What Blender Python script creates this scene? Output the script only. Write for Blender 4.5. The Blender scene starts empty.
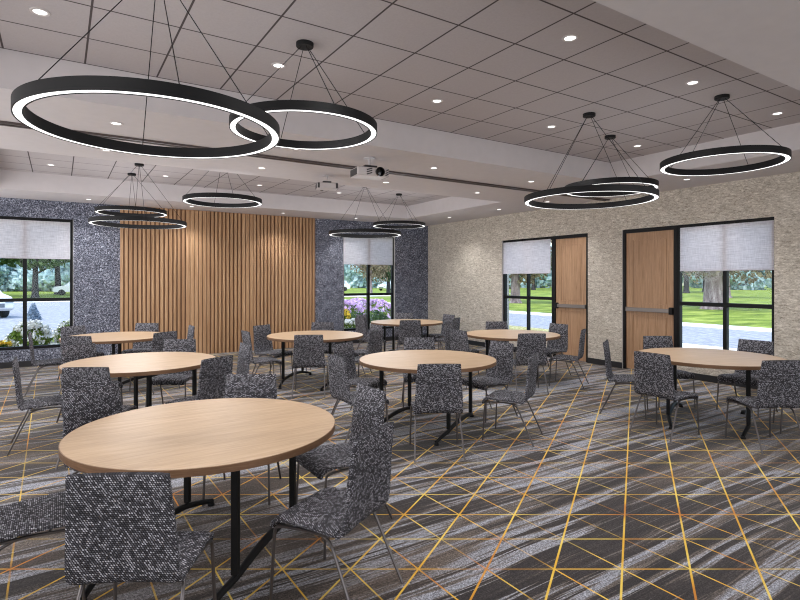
import bpy, math, random
from mathutils import Vector, Matrix
R = math.radians
rng = random.Random(7)
scn = bpy.context.scene
COL = scn.collection
PI = math.pi

# ------------------------------------------------------------------ shader helper
def srgb(r, g, b):
    f = lambda v: (v/255/12.92) if v/255 <= .04045 else ((v/255+.055)/1.055)**2.4
    return (f(r), f(g), f(b), 1)

class Sh:
    """tiny node-graph builder"""
    def __init__(s, name):
        s.m = bpy.data.materials.new(name); s.m.use_nodes = True
        s.t = s.m.node_tree; s.t.nodes.clear()
        s.out = s.t.nodes.new('ShaderNodeOutputMaterial')
    def n(s, kind, **kw):
        nd = s.t.nodes.new(kind)
        for k, v in kw.items(): setattr(nd, k, v)
        return nd
    def set(s, sock, v):
        if isinstance(v, bpy.types.NodeSocket): s.t.links.new(v, sock)
        elif v is not None: sock.default_value = v
    def math(s, op, a, b=None, c=None, clamp=False):
        nd = s.n('ShaderNodeMath', operation=op, use_clamp=clamp)
        s.set(nd.inputs[0], a); s.set(nd.inputs[1], b); s.set(nd.inputs[2], c)
        return nd.outputs[0]
    def pos(s):
        return s.n('ShaderNodeNewGeometry').outputs['Position']
    def obj(s):
        return s.n('ShaderNodeTexCoord').outputs['Object']
    def uv(s):
        return s.n('ShaderNodeTexCoord').outputs['UV']
    def sep(s, v):
        nd = s.n('ShaderNodeSeparateXYZ'); s.set(nd.inputs[0], v); return nd.outputs
    def comb(s, x=0., y=0., z=0.):
        nd = s.n('ShaderNodeCombineXYZ')
        for i, v in enumerate((x, y, z)): s.set(nd.inputs[i], v)
        return nd.outputs[0]
    def vmul(s, v, w):
        nd = s.n('ShaderNodeVectorMath', operation='MULTIPLY'); s.set(nd.inputs[0], v); nd.inputs[1].default_value = w
        return nd.outputs[0]
    def vadd(s, v, w):
        nd = s.n('ShaderNodeVectorMath', operation='ADD'); s.set(nd.inputs[0], v); s.set(nd.inputs[1], w)
        return nd.outputs[0]
    def noise(s, vec, scale=5, detail=2, rough=.5, dist=0.):
        nd = s.n('ShaderNodeTexNoise'); s.set(nd.inputs['Vector'], vec)
        nd.inputs['Scale'].default_value = scale; nd.inputs['Detail'].default_value = detail
        nd.inputs['Roughness'].default_value = rough; nd.inputs['Distortion'].default_value = dist
        return nd.outputs['Fac']
    def white(s, vec):
        nd = s.n('ShaderNodeTexWhiteNoise', noise_dimensions='3D'); s.set(nd.inputs['Vector'], vec)
        return nd.outputs['Value']
    def ramp(s, fac, stops, interp='LINEAR'):
        nd = s.n('ShaderNodeValToRGB'); cr = nd.color_ramp; cr.interpolation = interp
        while len(cr.elements) < len(stops): cr.elements.new(.5)
        for e, (p, c) in zip(cr.elements, stops): e.position = p; e.color = c
        s.set(nd.inputs[0], fac)
        return nd.outputs['Color']
    def mix(s, fac, a, b, mode='MIX'):
        nd = s.n('ShaderNodeMix', data_type='RGBA', blend_type=mode)
        s.set(nd.inputs[0], fac); s.set(nd.inputs[6], a); s.set(nd.inputs[7], b)
        return nd.outputs[2]
    def smooth(s, v, a, b):
        nd = s.n('ShaderNodeMapRange', interpolation_type='SMOOTHSTEP'); s.set(nd.inputs[0], v)
        nd.inputs[1].default_value = a; nd.inputs[2].default_value = b
        return nd.outputs[0]
    def bsdf(s, color, rough=.6, metal=0., spec=.5, bump=None, bstr=.3, bdist=.01, emis=None, estr=0.):
        p = s.n('ShaderNodeBsdfPrincipled')
        s.set(p.inputs['Base Color'], color); s.set(p.inputs['Roughness'], rough); s.set(p.inputs['Metallic'], metal)
        p.inputs['Specular IOR Level'].default_value = spec
        if emis is not None:
            s.set(p.inputs['Emission Color'], emis); p.inputs['Emission Strength'].default_value = estr
        if bump is not None:
            b = s.n('ShaderNodeBump'); b.inputs['Strength'].default_value = bstr; b.inputs['Distance'].default_value = bdist
            s.set(b.inputs['Height'], bump); s.t.links.new(b.outputs[0], p.inputs['Normal'])
        s.t.links.new(p.outputs[0], s.out.inputs[0]); return p
    def finish(s, shader):
        s.t.links.new(shader, s.out.inputs[0])

def plain(name, c, rough=.6, metal=0., spec=.5):
    s = Sh(name); n = s.noise(s.obj(), 9, 3)
    s.bsdf(s.mix(s.math('MULTIPLY', n, .35), c, (c[0]*.72, c[1]*.72, c[2]*.72, 1)), rough, metal, spec); return s.m

def emit(name, c, k):
    s = Sh(name); e = s.n('ShaderNodeEmission'); e.inputs[0].default_value = c; e.inputs[1].default_value = k
    s.finish(e.outputs[0]); return s.m

M = {}
# ---- carpet: bands along the slat wall, gold lattice on top
def carpet():
    s = Sh('carpet_pattern'); P = s.pos(); X, Y, Z = s.sep(P)
    warp = s.math('MULTIPLY', s.math('SUBTRACT', s.noise(s.vmul(P, (.5, .8, 1)), 1., 2), .5), .14)
    Yw = s.math('ADD', Y, warp)
    band = s.noise(s.comb(s.math('MULTIPLY', X, .13), s.math('MULTIPLY', Yw, 2.1), 3.1), 1., 2.2, .6)
    streak = s.noise(s.comb(s.math('MULTIPLY', X, .55), s.math('MULTIPLY', Yw, 19.), 7.7), 1., 4, .62)
    fine = s.noise(s.comb(s.math('MULTIPLY', X, 1.8), s.math('MULTIPLY', Yw, 70.), 1.7), 1., 2, .6)
    v = s.math('ADD', band, s.math('MULTIPLY', s.math('SUBTRACT', streak, .5), .17))
    v = s.math('ADD', v, s.math('MULTIPLY', s.math('SUBTRACT', fine, .5), .11))
    base = s.ramp(v, [(.30, srgb(26, 23, 26)), (.405, srgb(46, 41, 43)), (.42, srgb(94, 85, 79)), (.445, srgb(106, 97, 91)), (.455, srgb(142, 143, 150)), (.48, srgb(152, 154, 162)), (.49, srgb(98, 88, 81)),
                      (.50, srgb(38, 34, 36)), (.555, srgb(58, 52, 52)), (.57, srgb(100, 90, 83)), (.59, srgb(148, 150, 158)), (.64, srgb(162, 165, 174)), (.655, srgb(80, 72, 68)), (.70, srgb(30, 27, 30))])
    dk = s.noise(s.comb(s.math('MULTIPLY', X, .25), s.math('MULTIPLY', Yw, 42.), 5.3), 1., 3, .7)
    base = s.mix(s.math('MULTIPLY', s.smooth(dk, .60, .68), .75), base, srgb(34, 30, 32))
    base = s.mix(s.math('MULTIPLY', s.smooth(dk, .40, .33), .35), base, srgb(176, 170, 166))
    tone = s.noise(s.comb(s.math('MULTIPLY', X, .3), s.math('MULTIPLY', Yw, 1.3), 11.), 1., 2)
    base = s.mix(s.math('MULTIPLY', s.smooth(tone, .5, .64), .55), base, srgb(98, 84, 74))
    # pile: yarn ends
    cell = s.n('ShaderNodeVectorMath', operation='FLOOR'); s.set(cell.inputs[0], s.vmul(P, (170, 170, 1)))
    w = s.white(cell.outputs[0])
    w2 = s.noise(P, 85., 3, .8)
    base = s.mix(1., base, s.ramp(w, [(0, (.45, .45, .45, 1)), (.5, (.82, .82, .82, 1)), (1, (1.42, 1.42, 1.46, 1))]), 'MULTIPLY')
    base = s.mix(1., base, s.ramp(w2, [(.32, (.5, .5, .5, 1)), (.5, (.92, .92, .93, 1)), (.68, (1.42, 1.42, 1.46, 1))]), 'MULTIPLY')
    # gold lattice
    x0 = s.math('SUBTRACT', X, -6.623); y0 = s.math('SUBTRACT', Y, -9.393)
    p1, p2 = .407, .4135
    a = s.math('DIVIDE', s.math('ADD', y0, s.math('MULTIPLY', x0, .639)), p1)
    b = s.math('DIVIDE', s.math('SUBTRACT', y0, s.math('MULTIPLY', x0, .6648)), p2)
    c = s.math('SUBTRACT', a, b)
    def line(t, cosv, p, width):
        d = s.math('MULTIPLY', s.math('PINGPONG', t, .5), p*cosv)
        return s.math('SUBTRACT', 1, s.smooth(d, width*.75, width*1.15))
    la = line(a, .843, p1, .0052); lb = line(b, .833, p2, .0060); lc = line(c, 1., .315, .0050)
    br = s.noise(s.vmul(P, (1.3, 1.3, 1)), 1., 2); br2 = s.noise(s.vadd(s.vmul(P, (1.5, 1.5, 1)), (9, 4, 2)), 1., 2)
    la = s.math('MULTIPLY', la, s.math('ADD', .45, s.math('MULTIPLY', s.smooth(br, .38, .52), .55)))
    lc = s.math('MULTIPLY', lc, s.math('ADD', .42, s.math('MULTIPLY', s.smooth(br2, .42, .56), .65)))
    mask = s.math('MAXIMUM', s.math('MAXIMUM', la, lb), lc)
    hue = s.noise(s.vadd(s.vmul(P, (2.1, 2.1, 1)), (3, 8, 1)), 1., 2)
    gold = s.ramp(hue, [(.36, srgb(190, 122, 34)), (.46, srgb(216, 168, 46)), (.62, srgb(230, 200, 88))])
    colr = s.mix(s.math('MULTIPLY', s.math('MULTIPLY', mask, s.math('ADD', .7, s.math('MULTIPLY', w2, .45))), .95), base, gold)
    p = s.bsdf(colr, .95, 0, .12, bump=w, bstr=.25, bdist=.004)
    p.inputs['Sheen Weight'].default_value = .22; p.inputs['Sheen Roughness'].default_value = .45; p.inputs['Sheen Tint'].default_value = (.9, .87, .83, 1)
    return s.m
M['carpet'] = carpet()

def grasscloth():
    s = Sh('beige_grasscloth'); P = s.pos(); X, Y, Z = s.sep(P)
    h = s.math('ADD', X, Y)
    a = s.noise(s.comb(s.math('MULTIPLY', h, 12), s.math('MULTIPLY', Z, 36), 0.), 1., 4, .65, .8)
    b = s.noise(s.comb(s.math('MULTIPLY', h, 36), s.math('MULTIPLY', Z, 64), 5.), 1., 3, .7, .5)
    c = s.noise(s.comb(s.math('MULTIPLY', h, 3.2), s.math('MULTIPLY', Z, 5.), 9.), 1., 3, .6, 1.4)
    v = s.math('ADD', s.math('ADD', s.math('MULTIPLY', a, .45), s.math('MULTIPLY', b, .4)), s.math('MULTIPLY', c, .15))
    col = s.ramp(v, [(.34, srgb(120, 113, 104)), (.44, srgb(178, 169, 156)), (.53, srgb(208, 200, 188)), (.65, srgb(248, 242, 232))])
    s.bsdf(col, .85, 0, .2, bump=v, bstr=.5, bdist=.01); return s.m
M['beige'] = grasscloth()

def charcoal_wall():
    s = Sh('charcoal_wallcovering'); P = s.pos(); X, Y, Z = s.sep(P)
    h = s.math('ADD', X, Y)
    a = s.noise(s.comb(s.math('MULTIPLY', h, 42), s.math('MULTIPLY', Z, 42), 0.), 1., 3, .8, .8)
    b = s.noise(s.comb(s.math('MULTIPLY', h, 6), s.math('MULTIPLY', Z, 7), 4.), 1., 3, .6, 1.)
    v = s.math('ADD', s.math('MULTIPLY', a, .85), s.math('MULTIPLY', b, .15))
    col = s.ramp(v, [(.38, srgb(36, 38, 46)), (.47, srgb(80, 83, 95)), (.54, srgb(114, 118, 134)), (.66, srgb(224, 228, 242))])
    s.bsdf(col, .8, 0, .25, bump=a, bstr=.4, bdist=.008); return s.m
M['charcoal'] = charcoal_wall()

def ceiling_tiles():
    s = Sh('ceiling_tile_grid'); X, Y, Z = s.sep(s.pos())
    dx = s.math('PINGPONG', s.math('ADD', X, 5.669), .276); dy = s.math('PINGPONG', s.math('ADD', Y, 8.515), .276)
    d = s.math('MINIMUM', dx, dy)
    g = s.math('SUBTRACT', 1, s.smooth(d, .0055, .009))
    n = s.noise(s.pos(), 60, 3, .7)
    base = s.mix(n, srgb(176, 169, 170), srgb(192, 185, 186))
    s.bsdf(s.mix(g, base, srgb(84, 77, 77)), .9, 0, .15, bump=n, bstr=.08); return s.m
M['tiles'] = ceiling_tiles()
M['gyp'] = plain('painted_gypsum', srgb(212, 206, 207), .9, 0, .15)
M['reveal'] = plain('white_painted_reveal', srgb(196, 194, 192), .7)

def wood(name, c0, c1, c2, sx, sy, sz, rough=.5, uvspace=False, rand=0.):
    s = Sh(name); P = s.obj()
    X, Y, Z = s.sep(P)
    off = 0.
    if rand:
        oi = s.n('ShaderNodeObjectInfo').outputs['Random']; off = s.math('MULTIPLY', oi, 37.)
    v = s.comb(s.math('MULTIPLY', X, sx), s.math('MULTIPLY', Y, sy), s.math('ADD', s.math('MULTIPLY', Z, sz), off))
    a = s.noise(v, 1., 5, .62, 1.2)
    b = s.noise(s.vmul(v, (4, 4, 4)), 1., 3, .7, .4)
    w = s.math('ADD', s.math('MULTIPLY', a, .7), s.math('MULTIPLY', b, .3))
    s.bsdf(s.ramp(w, [(.32, c0), (.5, c1), (.66, c2)]), rough, 0, .35, bump=b, bstr=.06, bdist=.004); return s.m
M['table_wood'] = wood('pale_oak_laminate', srgb(162, 136, 109), srgb(178, 151, 122), srgb(190, 164, 136), 2.4, 30, 4, .42, rand=1)
M['table_edge'] = wood('oak_edge_band', srgb(90, 66, 48), srgb(116, 87, 64), srgb(134, 102, 77), 3, 3, 60, .5)
M['door_wood'] = wood('oak_door_veneer', srgb(146, 112, 84), srgb(178, 141, 109), srgb(198, 162, 130), 42, 42, 1.6, .5)

def slat_wood():
    s = Sh('slat_wood'); P = s.obj(); X, Y, Z = s.sep(P)
    cell = s.math('FLOOR', s.math('DIVIDE', X, .087))
    tone = s.white(s.comb(cell, 2., 5.))
    v = s.comb(s.math('MULTIPLY', X, 60), s.math('MULTIPLY', Y, 30), s.math('MULTIPLY', Z, 1.4))
    a = s.noise(v, 1., 4, .65, .8)
    col = s.ramp(a, [(.3, srgb(150, 114, 82)), (.5, srgb(182, 144, 108)), (.7, srgb(206, 172, 136))])
    col = s.mix(s.math('MULTIPLY', tone, .4), col, srgb(138, 100, 70))
    s.bsdf(col, .55, 0, .3); return s.m
M['slat'] = slat_wood()
M['slat_back'] = wood('slat_backing', srgb(96, 68, 48), srgb(112, 82, 60), srgb(126, 94, 70), 30, 30, 1, .8)

def tweed():
    s = Sh('charcoal_tweed'); U, V, _ = s.sep(s.uv())
    ru = s.math('MULTIPLY', U, 86.); rv = s.math('MULTIPLY', V, 118.)
    row = s.math('FLOOR', rv)
    us = s.math('ADD', ru, s.math('MULTIPLY', s.math('PINGPONG', row, 1.), .5))
    us = s.math('ADD', us, s.math('MULTIPLY', s.math('FRACT', rv), .45))
    cu = s.math('FLOOR', us)
    w = s.white(s.comb(cu, row, 3.))
    fu = s.math('ABSOLUTE', s.math('SUBTRACT', s.math('FRACT', us), .5)); fv = s.math('ABSOLUTE', s.math('SUBTRACT', s.math('FRACT', rv), .5))
    dash = s.math('MULTIPLY', s.math('SUBTRACT', 1, s.smooth(fu, .18, .40)), s.math('SUBTRACT', 1, s.smooth(fv, .22, .46)))
    hit = s.math('ADD', .15, s.math('MULTIPLY', s.smooth(w, .3, .9), .85))
    big_ = s.white(s.comb(s.math('FLOOR', s.math('MULTIPLY', us, .5)), s.math('FLOOR', s.math('MULTIPLY', row, .5)), 8.))
    k = s.math('MULTIPLY', s.math('MULTIPLY', dash, hit), s.math('ADD', .58, s.math('MULTIPLY', big_, .42)))
    col = s.mix(k, s.mix(big_, srgb(29, 28, 32), srgb(42, 41, 46)), srgb(208, 207, 217))
    s.bsdf(col, .88, 0, .2, bump=dash, bstr=.5, bdist=.003); return s.m
M['tweed'] = tweed()
M['chair_metal'] = plain('pewter_metal', srgb(112, 107, 107), .38, .85)
M['black_metal'] = plain('black_powder_coat', srgb(15, 15, 17), .6, .0, .3)
M['black_frame'] = plain('black_aluminium', srgb(12, 12, 14), .5, .0, .25)
M['base_black'] = plain('black_vinyl_base', srgb(36, 36, 40), .5)
M['led'] = emit('led_diffuser', (1, .98, .97, 1), 1.9)
M['lens_glow'] = emit('downlight_lens', (1, .98, .96, 1), 2.2)
M['white_trim'] = plain('white_trim_ring', srgb(205, 198, 196), .5)
M['steel'] = plain('brushed_steel', srgb(138, 131, 127), .4, .5)
M['proj_white'] = plain('projector_shell', srgb(206, 200, 200), .5)
M['proj_dark'] = plain('projector_vents', srgb(58, 54, 55), .5)
M['track'] = plain('partition_track', srgb(92, 82, 80), .5, .4)
M['lens_glass'] = plain('black_lens', srgb(8, 8, 10), .08)

def shade_mat():
    s = Sh('roller_shade_weave'); X, Y, Z = s.sep(s.pos()); h = s.math('ADD', X, Y)
    a = s.noise(s.comb(s.math('MULTIPLY', h, 5), s.math('MULTIPLY', Z, 90), 0.), 1., 3, .7)
    b = s.noise(s.comb(s.math('MULTIPLY', h, 60), s.math('MULTIPLY', Z, 8), 2.), 1., 2, .6)
    c = s.mix(s.smooth(s.math('ADD', s.math('MULTIPLY', a, .7), s.math('MULTIPLY', b, .3)), .3, .7), srgb(196, 191, 198), srgb(236, 232, 238))
    d = s.n('ShaderNodeBsdfDiffuse'); s.set(d.inputs[0], c)
    t = s.n('ShaderNodeBsdfTranslucent'); s.set(t.inputs[0], c)
    m = s.n('ShaderNodeMixShader'); m.inputs[0].default_value = .33
    s.t.links.new(d.outputs[0], m.inputs[1]); s.t.links.new(t.outputs[0], m.inputs[2]); s.finish(m.outputs[0]); return s.m
M['shade'] = shade_mat()

def glass_mat():
    s = Sh('window_glass'); t = s.n('ShaderNodeBsdfTransparent'); t.inputs[0].default_value = (.93, .96, .97, 1)
    g = s.n('ShaderNodeBsdfGlossy'); g.inputs['Roughness'].default_value = .02
    f = s.n('ShaderNodeFresnel'); f.inputs[0].default_value = 1.35
    m = s.n('ShaderNodeMixShader'); s.t.links.new(s.math('MULTIPLY', f.outputs[0], .5), m.inputs[0])
    s.t.links.new(t.outputs[0], m.inputs[1]); s.t.links.new(g.outputs[0], m.inputs[2]); s.finish(m.outputs[0]); return s.m
M['glass'] = glass_mat()

def noisy(name, stops, scale, rough=.9, detail=4, stretch=(1, 1, 1)):
    s = Sh(name); n = s.noise(s.vmul(s.pos(), stretch), scale, detail, .65)
    s.bsdf(s.ramp(n, stops), rough, 0, .2); return s.m
M['grass'] = noisy('lawn_grass', [(.3, srgb(80, 98, 36)), (.5, srgb(122, 140, 54)), (.68, srgb(164, 174, 84))], 1.1, stretch=(.5, 1, 1))
M['asphalt'] = noisy('grey_asphalt', [(.3, srgb(132, 134, 142)), (.5, srgb(154, 156, 164)), (.7, srgb(184, 185, 192))], 6)
M['concrete'] = noisy('pale_concrete', [(.3, srgb(214, 212, 208)), (.7, srgb(238, 236, 232))], 2)
M['bed'] = noisy('mulch_bed', [(.3, srgb(86, 92, 48)), (.5, srgb(176, 168, 110)), (.7, srgb(226, 220, 190))], 9)
def leafmat(name, a, b, c):
    s = Sh(name); n = s.noise(s.pos(), 1.7, 4, .7); w = s.noise(s.pos(), 23., 2, .6)
    v = s.math('ADD', s.math('MULTIPLY', n, .5), s.math('MULTIPLY', w, .5))
    col = s.ramp(v, [(.36, a), (.5, b), (.64, c)])
    d = s.n('ShaderNodeBsdfDiffuse'); s.set(d.inputs[0], col)
    t = s.n('ShaderNodeBsdfTranslucent'); s.set(t.inputs[0], col)
    m = s.n('ShaderNodeMixShader'); m.inputs[0].default_value = .35
    s.t.links.new(d.outputs[0], m.inputs[1]); s.t.links.new(t.outputs[0], m.inputs[2]); s.finish(m.outputs[0]); return s.m
M['leaf_dark'] = leafmat('dark_leaves', srgb(42, 60, 48), srgb(78, 102, 72), srgb(140, 160, 112))
M['leaf_haze'] = leafmat('hazy_blue_leaves', srgb(146, 178, 188), srgb(202, 224, 232), srgb(246, 250, 252))  # distance haze painted into the leaf colour as pale blue
M['leaf_brown'] = leafmat('bronze_leaves', srgb(84, 72, 62), srgb(132, 118, 100), srgb(186, 178, 146))
M['leaf_bush'] = leafmat('shrub_leaves', srgb(56, 76, 30), srgb(104, 128, 56), srgb(168, 184, 96))
M['leaf_teal'] = leafmat('blue_green_leaves', srgb(96, 114, 132), srgb(140, 158, 176), srgb(205, 214, 226))
M['bark'] = noisy('tree_bark', [(.3, srgb(92, 78, 78)), (.5, srgb(134, 118, 118)), (.7, srgb(172, 158, 158))], 5, stretch=(1, 1, .25))
M['bark_dark'] = noisy('dark_bark', [(.3, srgb(40, 40, 44)), (.7, srgb(74, 72, 76))], 5, stretch=(1, 1, .25))
M['flower_white'] = plain('white_petals', srgb(250, 248, 244), .8)
M['flower_purple'] = plain('purple_petals', srgb(222, 190, 232), .8)
M['flower_yellow'] = plain('yellow_petals', srgb(240, 206, 70), .8)
M['car_white'] = plain('white_car_paint', srgb(228, 230, 234), .25)
M['car_glass'] = plain('car_glass', srgb(150, 164, 178), .1)
M['tyre'] = plain('rubber_tyre', srgb(40, 42, 46), .8)
M['car_dark'] = plain('grey_car_trim', srgb(104, 112, 122), .5)

# ------------------------------------------------------------------ mesh helper
class MB:
    def __init__(s): s.v = []; s.f = []; s.mi = []; s.uv = {}
    def add(s, vs, fs, mat=0, uvs=None):
        o = len(s.v); s.v += [tuple(v) for v in vs]
        for k, f in enumerate(fs):
            if uvs is not None: s.uv[len(s.f)] = [uvs[i] for i in f]
            s.f.append([i+o for i in f]); s.mi.append(mat)
    def box(s, x0, y0, z0, x1, y1, z1, mat=0):
        vs = [(x, y, z) for z in (z0, z1) for y in (y0, y1) for x in (x0, x1)]
        s.add(vs, [(0, 2, 3, 1), (4, 5, 7, 6), (0, 1, 5, 4), (2, 6, 7, 3), (0, 4, 6, 2), (1, 3, 7, 5)], mat)
    def obox(s, c, ax, ay, az, mat=0):   # oriented box: centre and three half-axis vectors
        c = Vector(c); ax, ay, az = Vector(ax), Vector(ay), Vector(az)
        vs = [c+ax*i+ay*j+az*k for k in (-1, 1) for j in (-1, 1) for i in (-1, 1)]
        s.add(vs, [(0, 2, 3, 1), (4, 5, 7, 6), (0, 1, 5, 4), (2, 6, 7, 3), (0, 4, 6, 2), (1, 3, 7, 5)], mat)
    def quad(s, a, b, c, d, mat=0): s.add([a, b, c, d], [(0, 1, 2, 3)], mat)
    def tube(s, pts, r, n=8, mat=0, sq=False):
        pts = [Vector(p) for p in pts]; rs = r if isinstance(r, (list, tuple)) else [r]*len(pts)
        t0 = (pts[1]-pts[0]).normalized(); up = Vector((0, 0, 1)) if abs(t0.z) < .9 else Vector((1, 0, 0))
        nrm = (up - t0*up.dot(t0)).normalized(); rings = []
        for i, p in enumerate(pts):
            a = pts[max(i-1, 0)]; b = pts[min(i+1, len(pts)-1)]; t = (b-a).normalized()
            nrm = (nrm - t*nrm.dot(t)).normalized(); bi = t.cross(nrm)
            rings.append([p + (nrm*math.cos(2*PI*(k+.5)/n)+bi*math.sin(2*PI*(k+.5)/n))*rs[i] for k in range(n)])
        vs = [v for g in rings for v in g]; fs = []
        for i in range(len(rings)-1):
            for k in range(n):
                fs.append((i*n+k, i*n+(k+1) % n, (i+1)*n+(k+1) % n, (i+1)*n+k))
        fs.append(tuple(range(n-1, -1, -1))); fs.append(tuple(range((len(rings)-1)*n, len(rings)*n)))
        s.add(vs, fs, mat)
    def lathe(s, prof, n=32, mat=0, c=(0, 0, 0), axis='z', close=True):
        vs = []; fs = []; m = len(prof)
        for i in range(n):
            a = 2*PI*i/n
            for r, z in prof:
                p = (r*math.cos(a), r*math.sin(a), z)
                if axis == 'y': p = (p[0], p[2], p[1])
                if axis == 'x': p = (p[2], p[0], p[1])
                vs.append((c[0]+p[0], c[1]+p[1], c[2]+p[2]))
        for i in range(n):
            j = (i+1) % n
            for k in range(m if close == 'loop' else m-1):
                l = (k+1) % m
                fs.append((i*m+k, j*m+k, j*m+l, i*m+l))
        if close is True:
            if prof[0][0] > 1e-6: fs.append(tuple(i*m for i in range(n-1, -1, -1)))
            if prof[-1][0] > 1e-6: fs.append(tuple(i*m+m-1 for i in range(n)))
        s.add(vs, fs, mat)
    def build(s, name, mats, parent=None, smooth=False, bevel=0., kind=None):
        me = bpy.data.meshes.new(name); me.from_pydata(s.v, [], s.f); me.update()
        if not isinstance(mats, (list, tuple)): mats = [mats]
        for m in mats: me.materials.append(m)
        for p, i in zip(me.polygons, s.mi): p.material_index = i; p.use_smooth = smooth
        if s.uv:
            ul = me.uv_layers.new(name='UVMap')
            for p in me.polygons:
                q = s.uv.get(p.index)
                if q:
                    for li, u in zip(p.loop_indices, q): ul.data[li].uv = u
        o = bpy.data.objects.new(name, me); COL.objects.link(o)
        if parent is not None: o.parent = parent
        if bevel:
            b = o.modifiers.new('bevel', 'BEVEL'); b.width = bevel; b.segments = 2; b.limit_method = 'ANGLE'; b.angle_limit = R(40)
        if smooth and not bevel:
            me.set_sharp_from_angle(angle=R(45))
        if kind: o['kind'] = kind
        return o
def thing(name, label, cat, loc=(0, 0, 0), rz=0., group=None):
    o = bpy.data.objects.new(name, None); COL.objects.link(o); o.location = loc; o.rotation_euler = (0, 0, rz)
    o.empty_display_size = .1
    return tag(o, label, cat, group)
def tag(o, label, cat, group=None):
    o['label'] = label; o['category'] = cat
    if group: o['group'] = group
    return o
KIDS = {}
def dup(root, loc, rz, label, group=None, scale=None):
    r = root.copy(); COL.objects.link(r); r.location = loc; r.rotation_euler = (0, 0, rz); r['label'] = label
    if group: r['group'] = group
    if scale: r.scale = scale
    for ch in KIDS[root.name]:
        c = ch.copy(); COL.objects.link(c); c.parent = r
        for g in KIDS.get(ch.name, []):
            d = g.copy(); COL.objects.link(d); d.parent = c
    return r
def remember(root):
    KIDS[root.name] = [o for o in COL.objects if o.parent is root]
    for ch in KIDS[root.name]:
        g = [o for o in COL.objects if o.parent is ch]
        if g: KIDS[ch.name] = g

# ------------------------------------------------------------------ camera (24 mm, small lens shift)
TH = .5686; CT, ST = math.cos(TH), math.sin(TH); FPX = 533.63; CAM = Vector((-8.612, -12.036, 1.6))
cd = bpy.data.cameras.new('camera'); cam = bpy.data.objects.new('camera', cd); COL.objects.link(cam)
cam.location = CAM; cam.rotation_euler = (PI/2, 0, -TH); cd.lens = 36*FPX/800; cd.sensor_width = 36; cd.shift_y = -19.88/800
cd.clip_end = 500; scn.camera = cam

# ------------------------------------------------------------------ room shell
ZS, ZT = 3.10, 3.41            # soffit and tray heights
XL, XR, YB, YF = -10.98, 0., 0., -15.2
def wall_with_holes(name, axis, a0, a1, z1, holes, thick, sgn, mat, base=0.):
    """axis 'x': wall runs along x at y=base; axis 'y': runs along y at x=base. holes = (a0,a1,z0,z1)"""
    As = sorted({a0, a1} | {h[0] for h in holes} | {h[1] for h in holes}); Zs = sorted({0., z1} | {h[2] for h in holes} | {h[3] for h in holes})
    mb = MB()
    for i in range(len(As)-1):
        for j in range(len(Zs)-1):
            ca, cz = (As[i]+As[i+1])/2, (Zs[j]+Zs[j+1])/2
            if any(h[0] < ca < h[1] and h[2] < cz < h[3] for h in holes): continue
            lo, hi = sorted((base, base+sgn*thick))
            if axis == 'x': mb.box(As[i], lo, Zs[j], As[i+1], hi, Zs[j+1])
            else: mb.box(lo, As[i], Zs[j], hi, As[i+1], Zs[j+1])
    return mb.build(name, mat, kind='structure')
W1 = (-9.91, -8.38, .315, 2.767); W2 = (-2.605, -1.075, .315, 2.767)
U1W = (-4.42, -2.93); U1D = (-5.30, -4.42); U2D = (-7.05, -6.045); U2W = (-8.49, -7.05); UT = 2.51
wall_with_holes('wall_back', 'x', XL, XR, 3.6, [W1, W2], .22, 1, M['charcoal'])
wall_with_holes('wall_right', 'y', YF, YB+.22, 3.6,
                [(U1W[0], U1W[1], .315, UT), (U1D[0], U1D[1], 0., UT), (U2D[0], U2D[1], 0., UT), (U2W[0], U2W[1], .315, UT)], .22, 1, M['beige'])
wall_with_holes('wall_left', 'y', YF, YB+.22, 3.6, [], .22, -1, M['beige'], XL)
wall_with_holes('wall_front', 'x', XL-.22, XR+.22, 3.6, [], .22, -1, M['charcoal'], YF)
mb = MB(); mb.box(XL-.22, YF-.22, -.1, XR+.22, YB+.22, 0); mb.build('floor', M['carpet'], kind='structure')
# ceiling: soffit with tray recesses
TX0, TX1 = -9.50, -1.45
trays = [(-10.18, -6.85), (-4.465, -1.17), (-14.6, -11.5)]
mb = MB()
mb.box(XL, YF, ZS, TX0, YB, 3.6); mb.box(TX1, YF, ZS, XR, YB, 3.6)
ys = [YF] + [y for t in sorted(trays) for y in t] + [YB]
for k in range(0, len(ys), 2): mb.box(TX0, ys[k], ZS, TX1, ys[k+1], 3.6)
for (y0, y1) in trays: mb.box(TX0, y0, ZT, TX1, y1, 3.6, 1)
mb.build('ceiling', [M['gyp'], M['tiles']], kind='structure')
# baseboards
mb = MB(); mb.box(XL, -.012, 0, XR, 0, .106); mb.build('baseboard_back', M['base_black'], kind='structure')
mb = MB()
for y0, y1 in ((YF, U2D[0]), (U2D[1], U1D[0]), (U1D[1], YB-.012)): mb.box(-.012, y0, 0, 0, y1, .106)
mb.build('baseboard_right', M['base_black'], kind='structure')
# reveals (white lining of the far jambs)
def reveal(name, parts):
    mb = MB()
    for p in parts: mb.box(*p)
    mb.build(name, M['reveal'], kind='structure')
reveal('trim_1', [(.001, U1W[1]-.006, .315, .04, U1W[1], UT)])
reveal('trim_2', [(.001, U2D[1]-.006, 0, .02, U2D[1], UT)])
reveal('trim_3', [(W2[0], .001, W2[2], W2[0]+.006, .07, W2[3]), (W2[1]-.006, .001, W2[2], W2[1], .07, W2[3])])
reveal('trim_4', [(W1[1]-.006, .001, W1[2], W1[1], .07, W1[3])])

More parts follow.
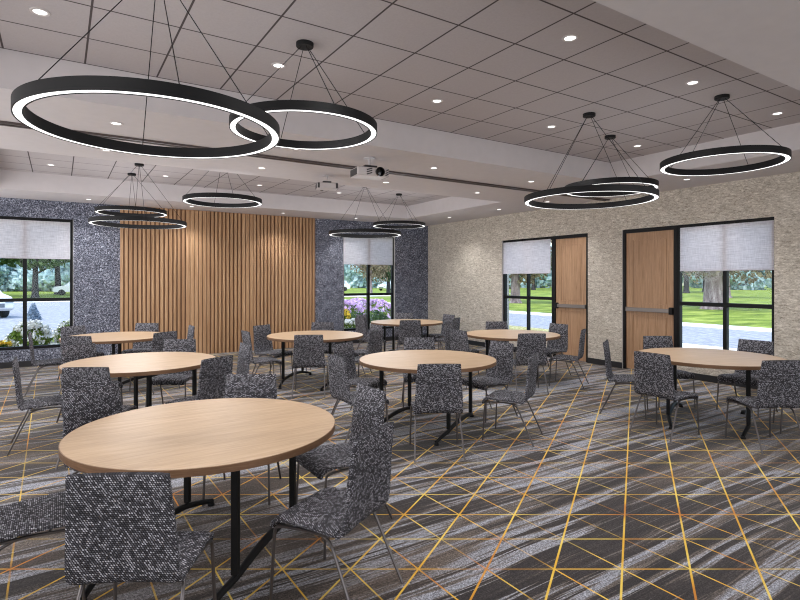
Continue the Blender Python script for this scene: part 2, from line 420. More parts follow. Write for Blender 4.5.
# ------------------------------------------------------------------ windows, doors, shades
def window(name, axis, hole, mull, bar_z, depth, fw=.055, mw=.031):
    """black frame with one mullion and one transom bar, glass panes as part"""
    a0, a1, z0, z1 = hole; mb = MB(); g = MB()
    d0, d1 = depth
    def bx(m, p, q, zz0, zz1, e0, e1):
        if axis == 'x': m.box(p, e0, zz0, q, e1, zz1)
        else: m.box(e0, p, zz0, e1, q, zz1)
    bx(mb, a0, a0+fw, z0, z1, d0, d1); bx(mb, a1-fw, a1, z0, z1, d0, d1)
    bx(mb, a0+fw, a1-fw, z0, z0+fw, d0, d1); bx(mb, a0+fw, a1-fw, z1-fw-.02, z1, d0, d1)
    bx(mb, mull-mw, mull+mw, z0+fw, z1-fw, d0+.005, d1-.005)
    bx(mb, a0+fw, a1-fw, bar_z-.031, bar_z+.031, d0+.003, d1-.003)
    o = mb.build(name, M['black_frame'], kind='structure')
    m = (d0+d1)/2; t = .004
    for (p, q) in ((a0+fw, mull-mw), (mull+mw, a1-fw)):
        for (r, u) in ((z0+fw, bar_z-.031), (bar_z+.031, z1-fw-.02)):
            g = MB(); bx(g, p, q, r, u, m-t, m+t); g.build('pane', M['glass'], o)
    return o
window('window_1', 'x', W1, -9.147, 1.232, (.06, .14))
window('window_2', 'x', W2, -1.84, 1.232, (.06, .14))
window('window_3', 'y', (U1W[0], U1W[1]-.006, .315, UT), -3.69, 1.215, (.03, .11), .045, .023)
window('window_4', 'y', (U2W[0], U2W[1], .315, UT), -7.80, 1.215, (.03, .11), .045, .028)
def roller_shade(label, axis, a0, a1, zb, zt, d):
    t = thing('roller_shade', label, 'window shade', ((a0+a1)/2, d, zt) if axis == 'x' else (d, (a0+a1)/2, zt), 0 if axis == 'x' else PI/2, 'pale roller shades over the windows')
    w = (a1-a0)/2
    mb = MB(); n = 24
    for k in range(n):
        u0 = -w+2*w*k/n; u1 = -w+2*w*(k+1)/n
        y0 = .0015*math.sin(u0*7); y1 = .0015*math.sin(u1*7)
        mb.quad((u0, y0, zb-zt+.02), (u1, y1, zb-zt+.02), (u1, y1, 0), (u0, y0, 0))
    mb.build('fabric', M['shade'], t, smooth=True)
    mb = MB(); mb.box(-w, -.006, zb-zt, w, .006, zb-zt+.022); mb.build('hem_bar', M['shade'], t)
    return t
roller_shade('pale grey roller shade half down over the wide window looking onto the parked car', 'x', W1[0]+.05, W1[1]-.05, 2.0, W1[3]-.055, .045)
roller_shade('pale grey roller shade half down over the narrow window with purple flowers outside', 'x', W2[0]+.03, W2[1]-.05, 2.0, W2[3]-.055, .045)
roller_shade('pale grey roller shade on the beige wall window nearer the far corner', 'y', U1W[0]+.06, U1W[1]-.02, 1.74, UT-.05, .016)
roller_shade('wide pale grey roller shade on beige wall, above the table by the panic-bar door', 'y', U2W[0]+.01, U2W[1]-.06, 1.745, UT-.05, .016)

def door(name, y0, y1, post_y, hinge_low):
    """y0..y1 clear opening incl. frame; post_y: frame post between door and window"""
    mb = MB(); d0, d1 = .02, .12
    lo, hi = y0, y1
    mb.box(d0, lo, 0, d1, lo+.055, UT); mb.box(d0, hi-.055, 0, d1, hi, UT); mb.box(d0, lo+.055, UT-.065, d1, hi-.055, UT)
    o = mb.build(name, M['black_frame'], kind='structure')
    a, b = lo+.057, hi-.057; zt = UT-.068
    L = MB()
    L.box(.054, a, .01, .092, b, zt)                                   # core
    st = .13
    for (p, q, r, u) in ((a, a+st, .01, zt), (b-st, b, .01, zt), (a+st, b-st, zt-st, zt), (a+st, b-st, .01, .22), (a+st, b-st, .98, 1.18)):
        L.box(.044, p, r, .054, q, u)
    for (r, u) in ((.234, .966), (1.194, zt-st-.014)):
        L.box(.0445, a+st+.014, r, .054, b-st-.014, u)
    leaf = L.build('door_leaf', M['door_wood'], o)
    pb = MB()
    if hinge_low: pb.box(-.005, a+.02, 1.045, .025, b-.05, 1.115)
    else: pb.box(-.005, a+.05, 1.045, .025, b-.02, 1.115)
    bar = pb.build('panic_bar', M['steel'], o, bevel=.006)
    for yy in ((b-.07, b-.01) if hinge_low else (a+.01, a+.07)), : 
        h = MB(); h.box(-.01, yy[0], 1.02, .044, yy[1], 1.14); h.build('latch_housing', M['black_metal'], o, bevel=.005)
    yy = (a+.01, a+.05) if hinge_low else (b-.05, b-.01)
    h = MB(); h.box(0, yy[0], 1.04, .044, yy[1], 1.12); h.build('end_cap', M['steel'], o, bevel=.005)
    return o
door('door_1', U1D[0], U1D[1], None, True)
door('door_2', U2D[0], U2D[1], None, False)

# ------------------------------------------------------------------ slat wall panel
t = thing('slat_panel', 'tall vertical wood slat panel covering the middle of charcoal wall', 'wall panel', (-7.582, 0, .002))
mb = MB(); mb.box(0, -.020, 0, 4.21, -.013, ZS-.006); mb.build('backing', M['slat_back'], t)
mb = MB(); x = 0.; i = 0
while x < 4.2:
    wide = (15 <= i <= 19) or (29 <= i <= 31)
    w = .072 if wide else rng.uniform(.05, .058)
    x1 = min(x+w, 4.21); mb.box(x, -.045, 0, x1, -.020, ZS-.006); x = x1 + (.014 if wide else rng.uniform(.027, .034)); i += 1
mb.build('slats', M['slat'], t)

# ------------------------------------------------------------------ partition track in the band between the trays
mb = MB(); mb.box(XL, -5.79, ZS-.022, XR, -5.755, ZS); mb.box(XL, -5.715, ZS-.022, XR, -5.68, ZS); mb.box(XL, -5.755, ZS-.008, XR, -5.715, ZS)
tag(mb.build('partition_track', M['track']), 'long dark folding-partition track fixed to the lowered ceiling band', 'ceiling track')

# ------------------------------------------------------------------ tables
TABLES = {  # key: (x, y, label phrase)
    'front': (-7.87, -8.77), 'second': (-7.87, -5.79), 'slatwall': (-7.87, -2.79), 'slatend': (-5.22, -4.27),
    'middle': (-5.21, -7.27), 'corner': (-2.55, -2.81), 'firstdoor': (-2.49, -5.79), 'seconddoor': (-2.40, -8.82)}
TLAB = {
    'front': 'largest round oak table in view, under the biggest black ring light',
    'second': 'round oak table one row behind the largest table, toward the parked-car window',
    'slatwall': 'small-looking round oak table set before the slat wall beside wide window',
    'slatend': 'round oak table before the slat wall, near its end by narrow window',
    'middle': 'round oak table at the centre of the hall, open carpet before it',
    'corner': 'small-looking round oak table in the far corner beside purple-flower window',
    'firstdoor': 'round oak table before the beige wall window and farther wooden door',
    'seconddoor': 'round oak table beside beige wall, before nearer wooden door and wide shade'}
TR = .745
def make_table():
    t = thing('round_table', '', 'table', (0, 0, 0), 0, 'round oak banquet tables')
    mb = MB(); mb.lathe([(0, .707), (TR-.004, .707), (TR-.002, .7405), (0, .7405)], 96); mb.build('tabletop', M['table_wood'], t)
    mb = MB(); mb.lathe([(TR-.004, .704), (TR, .704), (TR, .739), (TR-.004, .7412)], 96, close='loop'); mb.build('edge_band', M['table_edge'], t)
    d = Vector((1, 1, 0)).normalized(); q = Vector((-1, 1, 0)).normalized()
    for sg in (1, -1):
        for al in (-1, 1):
            p = q*.375*sg + d*.375*al
            mb = MB(); mb.obox((p.x, p.y, .40), d*.018, q*.018, (0, 0, .295)); mb.build('post', M['black_metal'], t, bevel=.004)
        pts = []
        for k in range(17):
            u = -1+2*k/16
            qq = .375-.05*max(0, abs(u)-.6)/.4
            pts.append((q.x*qq*sg+d.x*.60*u, q.y*qq*sg+d.y*.60*u, .028+.085*(1-abs(u)**2.2)))
        mb = MB(); mb.tube(pts, [.017+.008*(1-abs(-1+2*k/16)) for k in range(17)], 8)
        f = mb.build('arched_foot', M['black_metal'], t, smooth=True)
        for u in (-1, 1):
            c = q*.327*sg+d*.59*u
            mb = MB(); mb.lathe([(.024, 0), (.024, .012), (.014, .03)], 12, c=(c.x, c.y, 0)); mb.build('glide', M['black_metal'], f)
        mb = MB(); a = q*.375*sg
        mb.obox((a.x, a.y, .695), d*.47, q*.022, (0, 0, .016)); mb.build('top_rail', M['black_metal'], t)
    mb = MB(); mb.obox((0, 0, .690), q*.36, d*.02, (0, 0, .014)); mb.build('crossbar', M['black_metal'], t)
    return t
tab0 = make_table(); remember(tab0)
first = True
for k, (x, y) in TABLES.items():
    if first: tab0.location = (x, y, 0); tab0.rotation_euler = (0, 0, R(1.5)); tab0['label'] = TLAB[k]; first = False
    else: dup(tab0, (x, y, 0), R({'seconddoor': -20, 'middle': -12}.get(k, 0)), TLAB[k])

# ------------------------------------------------------------------ chairs (local +y is the direction the sitter faces)
def shell(prof, thick, ny, cup=0.):
    """one upholstered piece: prof = list of (y, z, halfwidth); solid of given thickness, with uv in metres"""
    # densify by Catmull-Rom
    P = [Vector((p[0], p[1], p[2])) for p in prof]; pts = []
    for i in range(len(P)-1):
        a = P[max(i-1, 0)]; b = P[i]; c = P[i+1]; d = P[min(i+2, len(P)-1)]
        for k in range(4):
            u = k/4; pts.append(.5*((2*b)+(c-a)*u+(2*a-5*b+4*c-d)*u*u+(3*b-a-3*c+d)*u**3))
    pts.append(P[-1]); n = len(pts); mb = MB(); vs = []; uvs = []; ln = 0; top = []; bot = []
    for i, p in enumerate(pts):
        if i: ln += ((p.x-pts[i-1].x)**2+(p.y-pts[i-1].y)**2)**.5
        a = pts[max(i-1, 0)]; b = pts[min(i+1, n-1)]; ty, tz = b.x-a.x, b.y-a.y; l = math.hypot(ty, tz); ny_, nz_ = tz/l, -ty/l
        endk = min(1, min(i, n-1-i)/1.5); 
        for side, arr in ((1, top), (-1, bot)):
            row = []
            for j in range(ny+1):
                u = -1+2*j/ny; e = min(1., (1-abs(u))*p.z/.012); h = thick/2*side*(.55+.45*min(e, .5+.5*endk))
                cu = cup*u*u
                row.append(len(vs)); vs.append((u*p.z, p.x+ny_*(h)+ny_*cu*-1, p.y+nz_*(h)-nz_*cu)); uvs.append((u*(p.z+(0 if side > 0 else thick))+.3, ln+.1+(0 if side > 0 else .0)))
            arr.append(row)
    fs = []
    for i in range(n-1):
        for j in range(ny):
            fs.append((top[i][j], top[i+1][j], top[i+1][j+1], top[i][j+1])); fs.append((bot[i][j], bot[i][j+1], bot[i+1][j+1], bot[i+1][j]))
        fs.append((top[i][0], bot[i][0], bot[i+1][0], top[i+1][0])); fs.append((top[i][ny], top[i+1][ny], bot[i+1][ny], bot[i][ny]))
    for j in range(ny):
        fs.append((top[0][j], top[0][j+1], bot[0][j+1], bot[0][j])); fs.append((top[n-1][j], bot[n-1][j], bot[n-1][j+1], top[n-1][j+1]))
    mb.add(vs, fs, 0, uvs); return mb
def make_chair():
    t = thing('upholstered_chair', '', 'chair', (0, 0, 0), 0, 'grey tweed chairs around the tables')
    seat = [(.188, .362, .214), (.186, .385, .221), (.168, .406, .227), (.125, .419, .229), (.04, .421, .228), (-.06, .416, .225), (-.14, .409, .222), (-.19, .408, .221)]
    back = [(-.19, .408, .221), (-.214, .418, .221), (-.228, .452, .220), (-.236, .52, .216), (-.246, .64, .208), (-.258, .75, .200), (-.272, .853, .193)]
    shell(seat, .028, 12).build('seat', M['tweed'], t, smooth=True)
    shell(back, .028, 12, .010).build('backrest', M['tweed'], t, smooth=True)
    for sx in (-1, 1):
        mb = MB(); mb.tube([(sx*.200, -.15, .386), (sx*.208, -.02, .392), (sx*.214, .11, .388), (sx*.219, .148, .382), (sx*.221, .160, .370), (sx*.2225, .164, .345), (sx*.232, .182, .0)], .0082, 8)
        mb.build('front_leg', M['chair_metal'], t, smooth=True)
        mb = MB(); mb.tube([(sx*.192, -.04, .390), (sx*.198, -.10, .384), (sx*.202, -.15, .362), (sx*.205, -.175, .32), (sx*.222, -.32, .0)], .0082, 8)
        mb.build('rear_leg', M['chair_metal'], t, smooth=True)
    mb = MB(); mb.tube([(-.206, .04, .390), (.206, .04, .390)], .008, 6); mb.tube([(-.197, -.1, .386), (.197, -.1, .386)], .008, 6)
    mb.build('under_frame', M['chair_metal'], t, smooth=True)
    return t
ch0 = make_chair(); remember(ch0)
CT_ = {'front': 'largest table', 'second': 'second-row table by the car window', 'slatwall': 'table by slat wall, wide window', 'slatend': 'table at the slat wall end',
       'middle': 'mid-room table', 'corner': 'corner table by purple-flower window', 'firstdoor': 'table before the farther wooden door', 'seconddoor': 'table beside the nearer wooden door'}
CP = {0: 'far side, beige wall end', 60: 'far side, facing viewer', 120: 'far side, away from beige wall', 180: 'near side, away from beige wall', 240: 'near side, back to viewer', 300: 'near side, beige wall end'}
ADJ = {('front', 300): (.6, .03, 0), ('slatend', 240): (1.5, 0, 0), ('middle', 300): (1.5, .06, 0)}   # small individual turns and shifts: (table, angle): (d_angle, d_radius, d_turn)
crng = random.Random(3); first = True
for k, (x, y) in TABLES.items():
    for a in (0, 60, 120, 180, 240, 300):
        da, dr, dt = ADJ.get((k, a), (0, 0, 0))
        aa = R(a+da); r = .82+dr; loc = (x+r*math.cos(aa), y+r*math.sin(aa), 0); rz = aa+PI/2+R(dt)
        lab = 'grey tweed chair at ' + CT_[k] + ', ' + CP[a]
        if first: ch0.location = loc; ch0.rotation_euler = (0, 0, rz); ch0['label'] = lab; first = False
        else: dup(ch0, loc, rz, lab)

# ------------------------------------------------------------------ ring chandeliers
def make_ring(rad, z0, ncab=4):
    t = thing('ring_chandelier', '', 'chandelier', (0, 0, z0), 0, 'black ring chandeliers')
    h, w = .064, .052
    mb = MB(); mb.lathe([(rad, 0), (rad, h), (rad-w, h), (rad-w, 0), (rad-w+.007, 0), (rad-w+.007, .006), (rad-.007, .006), (rad-.007, 0)], 96, close='loop'); mb.build('ring_frame', M['black_metal'], t, smooth=True)
    mb = MB(); mb.lathe([(rad-w+.007, .003), (rad-.007, .003)], 96, close=False); mb.build('light_diffuser', M['led'], t)
    zc = ZT-z0
    mb = MB(); mb.lathe([(0, zc-.032), (.062, zc-.032), (.066, zc-.028), (.066, zc), (0, zc)], 28); mb.build('canopy', M['black_metal'], t, smooth=True)
    for k in range(ncab):
        a = PI/2*k
        mb = MB(); mb.tube([(.03*math.cos(a), .03*math.sin(a), zc-.032), ((rad-w/2)*math.cos(a), (rad-w/2)*math.sin(a), h)], .0028, 6); mb.build('cable', M['black_metal'], t)
    return t
big = make_ring(.688, 2.457); remember(big)
small = make_ring(.552, 2.727); remember(small)
BIG = [((-8.13, -8.68), 'largest black ring light, hanging low over the largest table'),
       ((-3.75, -8.25), 'wide black ring light, lower of the overlapping pair before the beige wall'),
       ((-7.56, -2.85), 'wide black ring light, lower of the pair before the slat wall and wide window'),
       ((-3.68, -3.08), 'wide black ring light, lower of the pair by the narrow window')]
SMALL = [((-7.03, -8.21), 'smaller black ring light partly behind the largest ring'),
         ((-3.12, -9.32), 'smaller black ring light hanging alone near the beige wall'),
         ((-2.78, -7.81), 'smaller black ring light, upper of the overlapping pair before the beige wall'),
         ((-7.57, -1.95), 'smaller black ring light, upper of the pair before the wide window'),
         ((-6.59, -4.07), 'smaller black ring light hanging alone before the slat wall'),
         ((-2.6, -2.59), 'smaller black ring light, higher of the pair by the narrow window')]
for src, lst, z in ((big, BIG, 2.457), (small, SMALL, 2.727)):
    for i, ((x, y), lab) in enumerate(lst):
        if i == 0: src.location = (x, y, z); src['label'] = lab
        else: dup(src, (x, y, z), 0, lab)

# ------------------------------------------------------------------ downlights (+ their lamps)
def make_downlight():
    t = thing('downlight', '', 'ceiling light', (0, 0, 0), 0, 'recessed downlights')
    mb = MB(); mb.lathe([(.042, -.004), (.058, -.006), (.062, 0), (.042, 0)], 28, close='loop'); mb.build('trim_ring', M['white_trim'], t, smooth=True)
    mb = MB(); mb.lathe([(0, -.002), (.043, -.002)], 28, close=False); mb.build('lens', M['lens_glow'], t)
    return t
dl0 = make_downlight(); remember(dl0); first = True
lampd = bpy.data.lights.new('downlight_lamp', 'SPOT'); lampd.energy = 62; lampd.spot_size = R(118); lampd.spot_blend = .75; lampd.shadow_soft_size = .06; lampd.color = (1, .985, .97)
def downlight(x, y, z, lab, e=1.):
    global first
    if first: o = dl0; o.location = (x, y, z); o['label'] = lab; first = False
    else: o = dup(dl0, (x, y, z), 0, lab)
    l = bpy.data.objects.new('downlight_lamp', lampd); COL.objects.link(l); l.parent = o; l.location = (0, 0, -.02)
    return o
cols5 = [(-8.72, 'parked-car window end'), (-7.053, 'slat wall start'), (-5.394, 'middle'), (-3.72, 'fourth along'), (-2.04, 'beige wall end')]
for y, row in ((-7.696, 'far row of near tray ceiling'), (-9.36, 'near row of near tray ceiling'), (-2.03, 'far row of far tray ceiling'), (-3.69, 'near row of far tray ceiling')):
    for x, c in cols5:
        if y == -2.03 and x > -2.1: continue
        downlight(x, y, ZT, 'small round downlight in %s, %s' % (row, c))
colsS = [(-8.15, 'parked-car window end'), (-6.33, 'second along'), (-4.39, 'third along'), (-2.56, 'beige wall end')]
for y, row in ((-6.27, 'lowered band on the near side of partition track'), (-5.03, 'lowered band beyond partition track'), (-.58, 'lowered strip along the slat wall')):
    for x, c in colsS: downlight(x, y, ZS, 'small round downlight in %s, %s' % (row, c))
for y, c in ((-7.64, 'above the nearer door'), (-4.95, 'at the partition band'), (-3.62, 'above the farther window'), (-1.91, 'next to the far corner')):
    downlight(-.74, y, ZS, 'small round downlight in lowered strip along beige wall, %s' % c)
for y in (-10.9,):
    for x, c in ((-9.6, 'by the blank wall'), (-6.9, 'overhead middle'), (-4.3, 'overhead toward beige wall'), (-.74, 'beside beige wall')):
        downlight(x, y, ZS, 'small round downlight in the lowered band above viewer, %s' % c)

# ------------------------------------------------------------------ projectors
def make_projector():
    t = thing('ceiling_projector', '', 'projector', (0, 0, ZS), 0)
    mb = MB(); mb.lathe([(0, -.012), (.07, -.012), (.07, 0), (0, 0)], 24); mb.build('ceiling_plate', M['proj_white'], t, smooth=True)
    mb = MB(); mb.tube([(0, 0, -.012), (0, 0, -.10)], .014, 10); mb.build('drop_pole', M['proj_white'], t, smooth=True)
    mb = MB(); mb.box(-.08, -.06, -.115, .08, .06, -.10)
    for sx in (-1, 1): mb.box(sx*.075-.006, -.05, -.15, sx*.075+.006, .05, -.10)
    mb.build('bracket', M['proj_dark'], t, bevel=.003)
    mb = MB(); mb.box(-.205, -.14, -.242, .205, .14, -.138); b = mb.build('body', M['proj_white'], t, bevel=.02)
    mb = MB(); mb.lathe([(.053, -.16), (.057, -.195), (.044, -.195), (.04, -.18)], 24, c=(.075, .02, -.192), axis='y', close=False); mb.build('lens_barrel', M['lens_glass'], t, smooth=True)
    mb = MB(); mb.lathe([(0, -.178), (.05, -.168)], 24, c=(.075, .02, -.192), axis='y', close=False); mb.build('lens', M['lens_glass'], t, smooth=True)
    for (x0, x1) in ((-.09, -.02), (.155, .195)):
        mb = MB()
        for k in range(3): mb.obox(((x0+x1)/2, -.141, -.165-.026*k), ((x1-x0)/2, 0, .012), (0, .002, 0), (-.003, 0, .006))
        mb.build('vent', M['proj_dark'], t)
    for sx in (-1, 1):
        mb = MB(); mb.box(sx*.206-.002, -.11, -.235, sx*.206+.002, .11, -.155); mb.build('side_grille', M['proj_dark'], t)
    for sx in (-1, 1):
        mb = MB(); mb.box(sx*.175-.02, .138, -.236, sx*.175+.02, .144, -.145); mb.build('rear_vent', M['proj_dark'], t)
    return t
pj = make_projector(); remember(pj)
pj.location = (-5.40, -6.31, ZS); pj.rotation_euler = (0, 0, -.12); pj['label'] = 'pale ceiling projector with black lens facing viewer, at the partition track'
p2 = dup(pj, (-5.36, -4.99, ZS), PI-.3, 'pale ceiling projector seen from behind, beyond the partition track', None, (.74, .74, .8)); pj['group'] = p2['group'] = 'ceiling projectors'

# ------------------------------------------------------------------ outside
GZ = -.15
def slab(name, poly, z, mat):
    mb = MB(); mb.add([(x, y, z) for x, y in poly], [tuple(range(len(poly)))]); return mb.build(name, mat, kind='structure')
slab('ground_lawn', [(-90, .25), (-90, 150), (160, 150), (160, -60), (.3, -60), (.3, .25)], GZ, M['grass'])
slab('path_concrete', [(.25, -40), (5.85, -40), (5.85, 8), (.25, 8)], GZ+.02, M['concrete'])
slab('road_side', [(5.85, -40), (11.15, -40), (11.15, 40), (5.85, 40)], GZ+.025, M['asphalt'])
slab('kerb_side', [(11.15, -40), (12.85, -40), (12.85, 37), (11.15, 37)], GZ+.03, M['concrete'])
slab('road_parking', [(-60, 3.6), (5.0, 8), (5.0, 37), (-60, 42)], GZ+.02, M['asphalt'])
slab('kerb_parking', [(-60, 42), (5, 37), (40, 37), (40, 44), (5, 40), (-60, 46)], GZ+.03, M['concrete'])
slab('planting_bed', [(-14, .25), (5.8, .25), (5.8, 3.4), (-14, 3.4)], GZ+.035, M['bed'])

def leaves(mb, c, rad, n, size, rg, mat=0, shellk=.55):
    for _ in range(n):
        d = Vector((rg.gauss(0, 1), rg.gauss(0, 1), rg.gauss(0, 1))).normalized(); q = shellk+(1-shellk)*rg.random()**.6
        p = Vector((c[0]+d.x*rad[0]*q, c[1]+d.y*rad[1]*q, c[2]+d.z*rad[2]*q))
        a = Vector((rg.gauss(0, 1), rg.gauss(0, 1), rg.gauss(0, 1))).normalized(); b = a.orthogonal().normalized(); e = a.cross(b)
        s = size*rg.uniform(.6, 1.3)
        mb.quad(p-b*s, p-e*s*.6, p+b*s, p+e*s*.6, mat)
def make_tree(label, leaf, bark, h, crown_r, trunk_r, clear, seed, n=2600, size=.22, group='trees beyond the windows'):
    rg = random.Random(seed); t = thing('tree', label, 'tree', (0, 0, GZ), 0, group)
    mb = MB(); lean = rg.uniform(-.3, .3)
    mb.tube([(0, 0, -.1), (0, 0, .25), (lean*.1, 0, 1.2), (lean*.5, 0, h*.35), (lean, 0, h*.7)], [trunk_r*1.7, trunk_r*1.15, trunk_r, trunk_r*.75, trunk_r*.25], 10)
    for k in range(6):
        a = 2*PI*k/6+rg.random(); z = h*rg.uniform(.25, .5)
        mb.tube([(lean*.4, 0, z), (math.cos(a)*crown_r*.35, math.sin(a)*crown_r*.35, z+h*.12), (math.cos(a)*crown_r*.75, math.sin(a)*crown_r*.75, z+h*.17)], [trunk_r*.4, trunk_r*.25, trunk_r*.08], 6)
    mb.build('trunk', bark, t, smooth=True)
    mb = MB(); zc = (h+clear)/2; rz = (h-clear)/2
    for k in range(11):
        d = Vector((rg.gauss(0, 1), rg.gauss(0, 1), rg.gauss(0, .8))).normalized(); q = rg.uniform(.3, .62)
        rr = crown_r*rg.uniform(.38, .55)
        leaves(mb, (d.x*crown_r*q, d.y*crown_r*q, zc+d.z*rz*q), (rr, rr, rr*.75*rz/crown_r+.1), n//11, size, rg, 0, .35)
    mb.build('crown', leaf, t)
    return t
big_tree = make_tree('huge pale-barked tree close behind the wide beige wall window', M['leaf_brown'], M['bark'], 10, 5.5, .5, .9, 5, 3600, .22); remember(big_tree)
big_tree.location = (24.8, 5.0, GZ)
mid_tree = make_tree('dark leafy tree standing on the lawn behind the huge trunk', M['leaf_dark'], M['bark_dark'], 10, 5.5, .33, 1.2, 9, 3000, .3); remember(mid_tree)
mid_tree.location = (63, 28, GZ)
hazy = make_tree('hazy blue-green tree far across the lawn', M['leaf_haze'], M['bark'], 10, 7.5, .35, -1.5, 12, 4200, .55); remember(hazy)
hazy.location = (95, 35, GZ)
dup(big_tree, (20.8, 17.6, GZ), 1.1, 'leaning pale trunk tree seen through the farther beige wall window', scale=(.72, .72, .8))
dup(big_tree, (47, 15.2, GZ), 2.3, 'slimmer pale-barked tree beside the huge trunk in the wide window', scale=(.9, .9, .95))
dup(mid_tree, (62, 54.7, GZ), .7, 'dark tree behind the leaning trunk, beyond the farther window')
dup(mid_tree, (72, 30.2, GZ), 2.2, 'dark tree between lawn and haze, wide beige wall window')
dup(mid_tree, (66, 10, GZ), 4.2, 'dark tree at the wide window edge above the table')
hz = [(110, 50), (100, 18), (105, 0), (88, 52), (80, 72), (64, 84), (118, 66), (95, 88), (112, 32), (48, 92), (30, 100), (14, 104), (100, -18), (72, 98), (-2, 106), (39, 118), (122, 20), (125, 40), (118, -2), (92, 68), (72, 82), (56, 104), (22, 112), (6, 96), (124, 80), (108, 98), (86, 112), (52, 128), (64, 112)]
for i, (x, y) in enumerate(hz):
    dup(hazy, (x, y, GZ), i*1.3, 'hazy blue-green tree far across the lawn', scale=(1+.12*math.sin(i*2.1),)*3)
dark2 = make_tree('dark spreading tree across the parking area, wide window', M['leaf_dark'], M['bark_dark'], 11, 6.5, .36, 1.9, 21, 4200, .36); remember(dark2)
dark2.location = (-8.7, 66, GZ)
dup(dark2, (-10.6, 52, GZ), 1.9, 'dark tree behind the window mullion above the parked car', scale=(.8, .8, .85))
dup(dark2, (-15, 60, GZ), 3.4, 'dark tree beyond the white parked car')
dup(dark2, (-3, 72, GZ), 4.4, 'dark tree at the wide window frame edge')
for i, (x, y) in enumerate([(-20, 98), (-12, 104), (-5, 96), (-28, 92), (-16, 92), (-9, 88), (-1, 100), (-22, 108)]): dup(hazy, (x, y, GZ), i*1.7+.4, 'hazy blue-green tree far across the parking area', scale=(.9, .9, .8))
dup(big_tree, (21.75, 42, GZ), .3, 'tree with low leaves above the purple flowers, narrow window', scale=(.6, .6, .85))
dup(mid_tree, (25.5, 44, GZ), 2.9, 'leafy tree at the narrow window top', scale=(.7, .7, .75))

def make_bush(label, c_r, leaf, blossom, nb, seed, n=900, size=.05, group='flowering shrubs outside', bsize=.035):
    rg = random.Random(seed); t = thing('flowering_shrub', label, 'shrub', (0, 0, GZ), 0, group)
    mb = MB(); leaves(mb, (0, 0, c_r[2]), c_r, n, size, rg, 0, .5); mb.build('foliage', leaf, t)
    if blossom:
        mb = MB()
        for _ in range(nb):
            a = rg.uniform(0, 2*PI); e = rg.uniform(-.1, 1.4); d = Vector((math.cos(a)*math.cos(e), math.sin(a)*math.cos(e), math.sin(e)))
            leaves(mb, (d.x*c_r[0]*.98, d.y*c_r[1]*.98, c_r[2]*(1+d.z*.98)), (.07, .07, .06), 18, bsize, rg, 0, .2)
        mb.build('blossoms', blossom, t)
    return t
b1 = make_bush('white hydrangea shrub centred under the wide window, outside', (.40, .38, .44), M['leaf_bush'], M['flower_white'], 75, 1); remember(b1); b1.location = (-9.12, 1.5, GZ)
dup(b1, (-8.33, 1.9, GZ), 1.3, 'white hydrangea shrub at the wide window frame edge, outside')
by = make_bush('low yellow and green flower clump below the parked car, outside', (.26, .24, .26), M['leaf_bush'], M['flower_yellow'], 16, 2, 500); remember(by); by.location = (-9.62, 1.2, GZ)
b3 = make_bush('low white flower clump beside the yellow flowers, outside', (.3, .25, .27), M['leaf_bush'], M['flower_white'], 26, 3, 500); remember(b3); b3.location = (-9.95, 1.9, GZ)
dup(b3, (-8.66, 1.0, GZ), 2., 'low white flower clump between the hydrangea shrubs, outside', scale=(.7, .7, .8))
dup(b1, (-1.62, 1.5, GZ), .4, 'white flowering shrub low in the narrow window, mullion side', scale=(1, 1, .72))
dup(b3, (-1.2, 1.3, GZ), 1.4, 'low white flower clump at the narrow window corner', scale=(1.1, 1.1, .9))
dup(by, (-1.45, 2.3, GZ), 1.1, 'yellow-green shrub in the narrow window, wall panel side', scale=(1.2, 1.2, 1.6))
g1 = make_bush('dark green round shrub below purple flowers, narrow window', (.42, .4, .40), M['leaf_dark'], None, 0, 6, 900); remember(g1); g1.location = (-.95, 2.5, GZ)
dup(g1, (-.1, 2.7, GZ), 1.7, 'dark green shrub behind the corner table, narrow window')
pu = make_bush('purple flowering shrub through the narrow window, mullion side', (.7, .55, .52), M['leaf_bush'], M['flower_purple'], 130, 7, 800); remember(pu); pu.location = (-.45, 4.3, GZ)
dup(pu, (1.0, 4.6, GZ), 2.1, 'purple flowering shrub through the narrow window, beige wall side')
dup(pu, (1.0, 6.0, GZ), .8, 'purple flowering shrub well out in the narrow window')
for nm, p in (('pointed blue-grey shrub at the parking edge, wide window', (-9.55, 15.9, GZ)),):
    rg = random.Random(4); t = thing('conifer_shrub', nm, 'shrub', p)
    mb = MB()
    for k in range(9): leaves(mb, (0, 0, .08+.075*k), (.34*(1-k/10), .34*(1-k/10), .08), 190, .04, rg, 0, .5)
    mb.build('foliage', M['leaf_teal'], t); mb = MB(); mb.tube([(0, 0, -.02), (0, 0, .6)], [.05, .02], 8); mb.build('stem', M['bark_dark'], t)

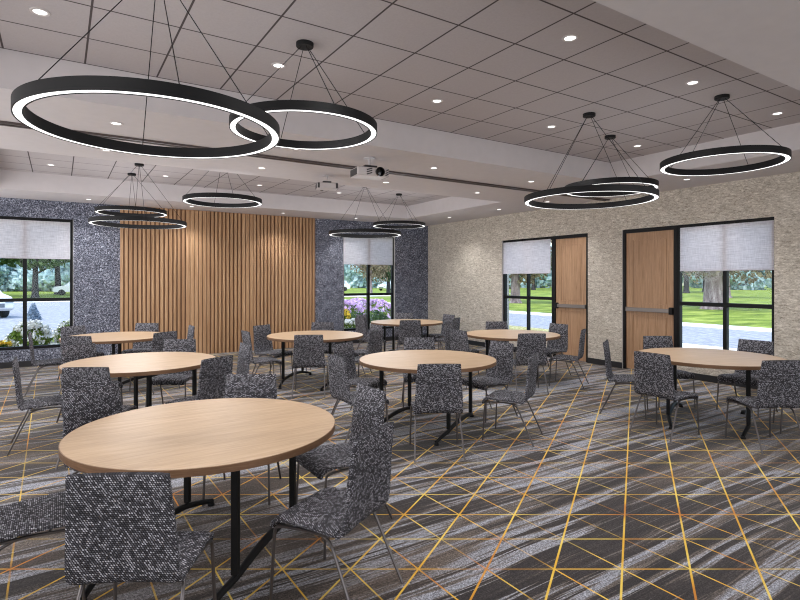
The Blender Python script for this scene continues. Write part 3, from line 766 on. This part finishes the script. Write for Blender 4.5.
def make_car(label, loc, rz, group=None):
    t = thing('car', label, 'car', loc, rz, group)
    prof = [(-2.25, .45), (-2.28, .75), (-2.2, 1.02), (-1.9, 1.10), (-1.55, 1.62), (-1.2, 1.70), (.25, 1.70), (.55, 1.62), (1.15, 1.12), (2.05, .98), (2.28, .82), (2.30, .45), (2.1, .34), (-2.1, .34)]
    mb = MB(); n = len(prof); vs = []
    for sx in (-1, 1):
        for (y, z) in prof: vs.append((sx*(.9 if z < 1.2 else .72), y, z))
    fs = [tuple(range(n-1, -1, -1)), tuple(range(n, 2*n))]+[(i, (i+1) % n, n+(i+1) % n, n+i) for i in range(n)]
    mb.add(vs, fs); mb.build('body', M['car_white'], t, bevel=.06)
    mb = MB(); mb.quad((-.66, 1.16, 1.14), (.66, 1.16, 1.14), (.60, .60, 1.59), (-.60, .60, 1.59)); mb.build('windscreen', M['car_glass'], t); 
    for v in mb.v: pass
    for sx in (-1, 1):
        mb = MB(); mb.add([(sx*.885, .95, 1.17), (sx*.745, .45, 1.58), (sx*.745, -1.3, 1.58), (sx*.885, -1.7, 1.17)], [(0, 1, 2, 3)]); mb.build('side_window', M['car_glass'], t)
        mb = MB(); mb.box(sx*.68-.14, 2.26, .70, sx*.68+.14, 2.32, .84); mb.build('headlight', M['car_glass'], t)
        for y in (-1.4, 1.4):
            mb = MB(); mb.lathe([(0, -.12), (.30, -.12), (.34, -.08), (.34, .08), (.30, .12), (0, .12)], 20, c=(sx*.82, y, .34), axis='x'); mb.build('wheel', M['tyre'], t, smooth=True)
    mb = MB(); mb.box(-.5, 2.27, .50, .5, 2.325, .68); mb.build('grille', M['car_dark'], t)
    return t
c1 = make_car('white car parked outside the wide window, cut by its edge', (-12.1, 19.6, GZ+.02), R(205)); remember(c1)
for lab, p, rz in (('small white car far behind the dark tree trunk, wide window', (-6.9, 62, GZ), 1.5), ('distant white car through the narrow window, mullion near side', (29, 66, GZ), 1.2), ('distant white car through the narrow window, frame side', (38, 64, GZ), 1.9)):
    dup(c1, p, rz, lab, 'white cars parked far off')

# ------------------------------------------------------------------ light
w = bpy.data.worlds.new('sky'); scn.world = w; w.use_nodes = True; nt = w.node_tree; nt.nodes.clear()
sky = nt.nodes.new('ShaderNodeTexSky'); sky.sky_type = 'NISHITA'; sky.sun_disc = False; sky.sun_elevation = R(48); sky.sun_rotation = R(215); sky.air_density = 1.2; sky.dust_density = 1.5
bg = nt.nodes.new('ShaderNodeBackground'); bg.inputs[1].default_value = .46
wo = nt.nodes.new('ShaderNodeOutputWorld'); nt.links.new(sky.outputs[0], bg.inputs[0]); nt.links.new(bg.outputs[0], wo.inputs[0])
sd = bpy.data.lights.new('sun', 'SUN'); sd.energy = 2.9; sd.angle = R(1.2); sd.color = (1, .95, .86)
so = bpy.data.objects.new('sun', sd); COL.objects.link(so); so.rotation_euler = Vector((.5, -.1, -.85)).to_track_quat('-Z', 'Y').to_euler()
# added fill lamps: unseen areas behind and beside the viewer, points below the rings
def area(name, loc, rot, sx, sy, e, c):
    d = bpy.data.lights.new(name, 'AREA'); d.shape = 'RECTANGLE'; d.size = sx; d.size_y = sy; d.energy = e; d.color = c
    o = bpy.data.objects.new(name, d); COL.objects.link(o); o.location = loc; o.rotation_euler = rot; return o
area('front_fill', (-5.5, YF+.1, 1.7), (R(90), 0, 0), 9, 2.4, 150, (.96, .97, 1))  # unseen fill lamp added inside the blank wall behind the viewer
area('left_fill', (XL+.1, -6., 1.7), (R(90), 0, R(-90)), 12, 2.2, 190, (.96, .97, 1))  # unseen fill lamp added along the blank side wall
for (x, y), _ in BIG+SMALL:
    d = bpy.data.lights.new('ring_fill', 'POINT'); d.energy = 25 if y > -5 else 6.5; d.shadow_soft_size = .45; d.color = (.96, .97, 1)  # unseen point lamp added to lift the ceiling, stronger at the far end
    o = bpy.data.objects.new('ring_fill', d); COL.objects.link(o); o.location = (x, y, 2.0)

# ------------------------------------------------------------------ render look
scn.view_settings.view_transform = 'Standard'; scn.view_settings.look = 'None'; scn.view_settings.exposure = .14; scn.view_settings.gamma = 1.
cy = scn.cycles
cy.use_denoising = True; cy.denoising_prefilter = 'ACCURATE'; cy.filter_width = 1.1; cy.max_bounces = 8; cy.diffuse_bounces = 4; cy.glossy_bounces = 3; cy.transmission_bounces = 6; cy.transparent_max_bounces = 12
cy.sample_clamp_indirect = 6.; cy.caustics_reflective = False; cy.caustics_refractive = False
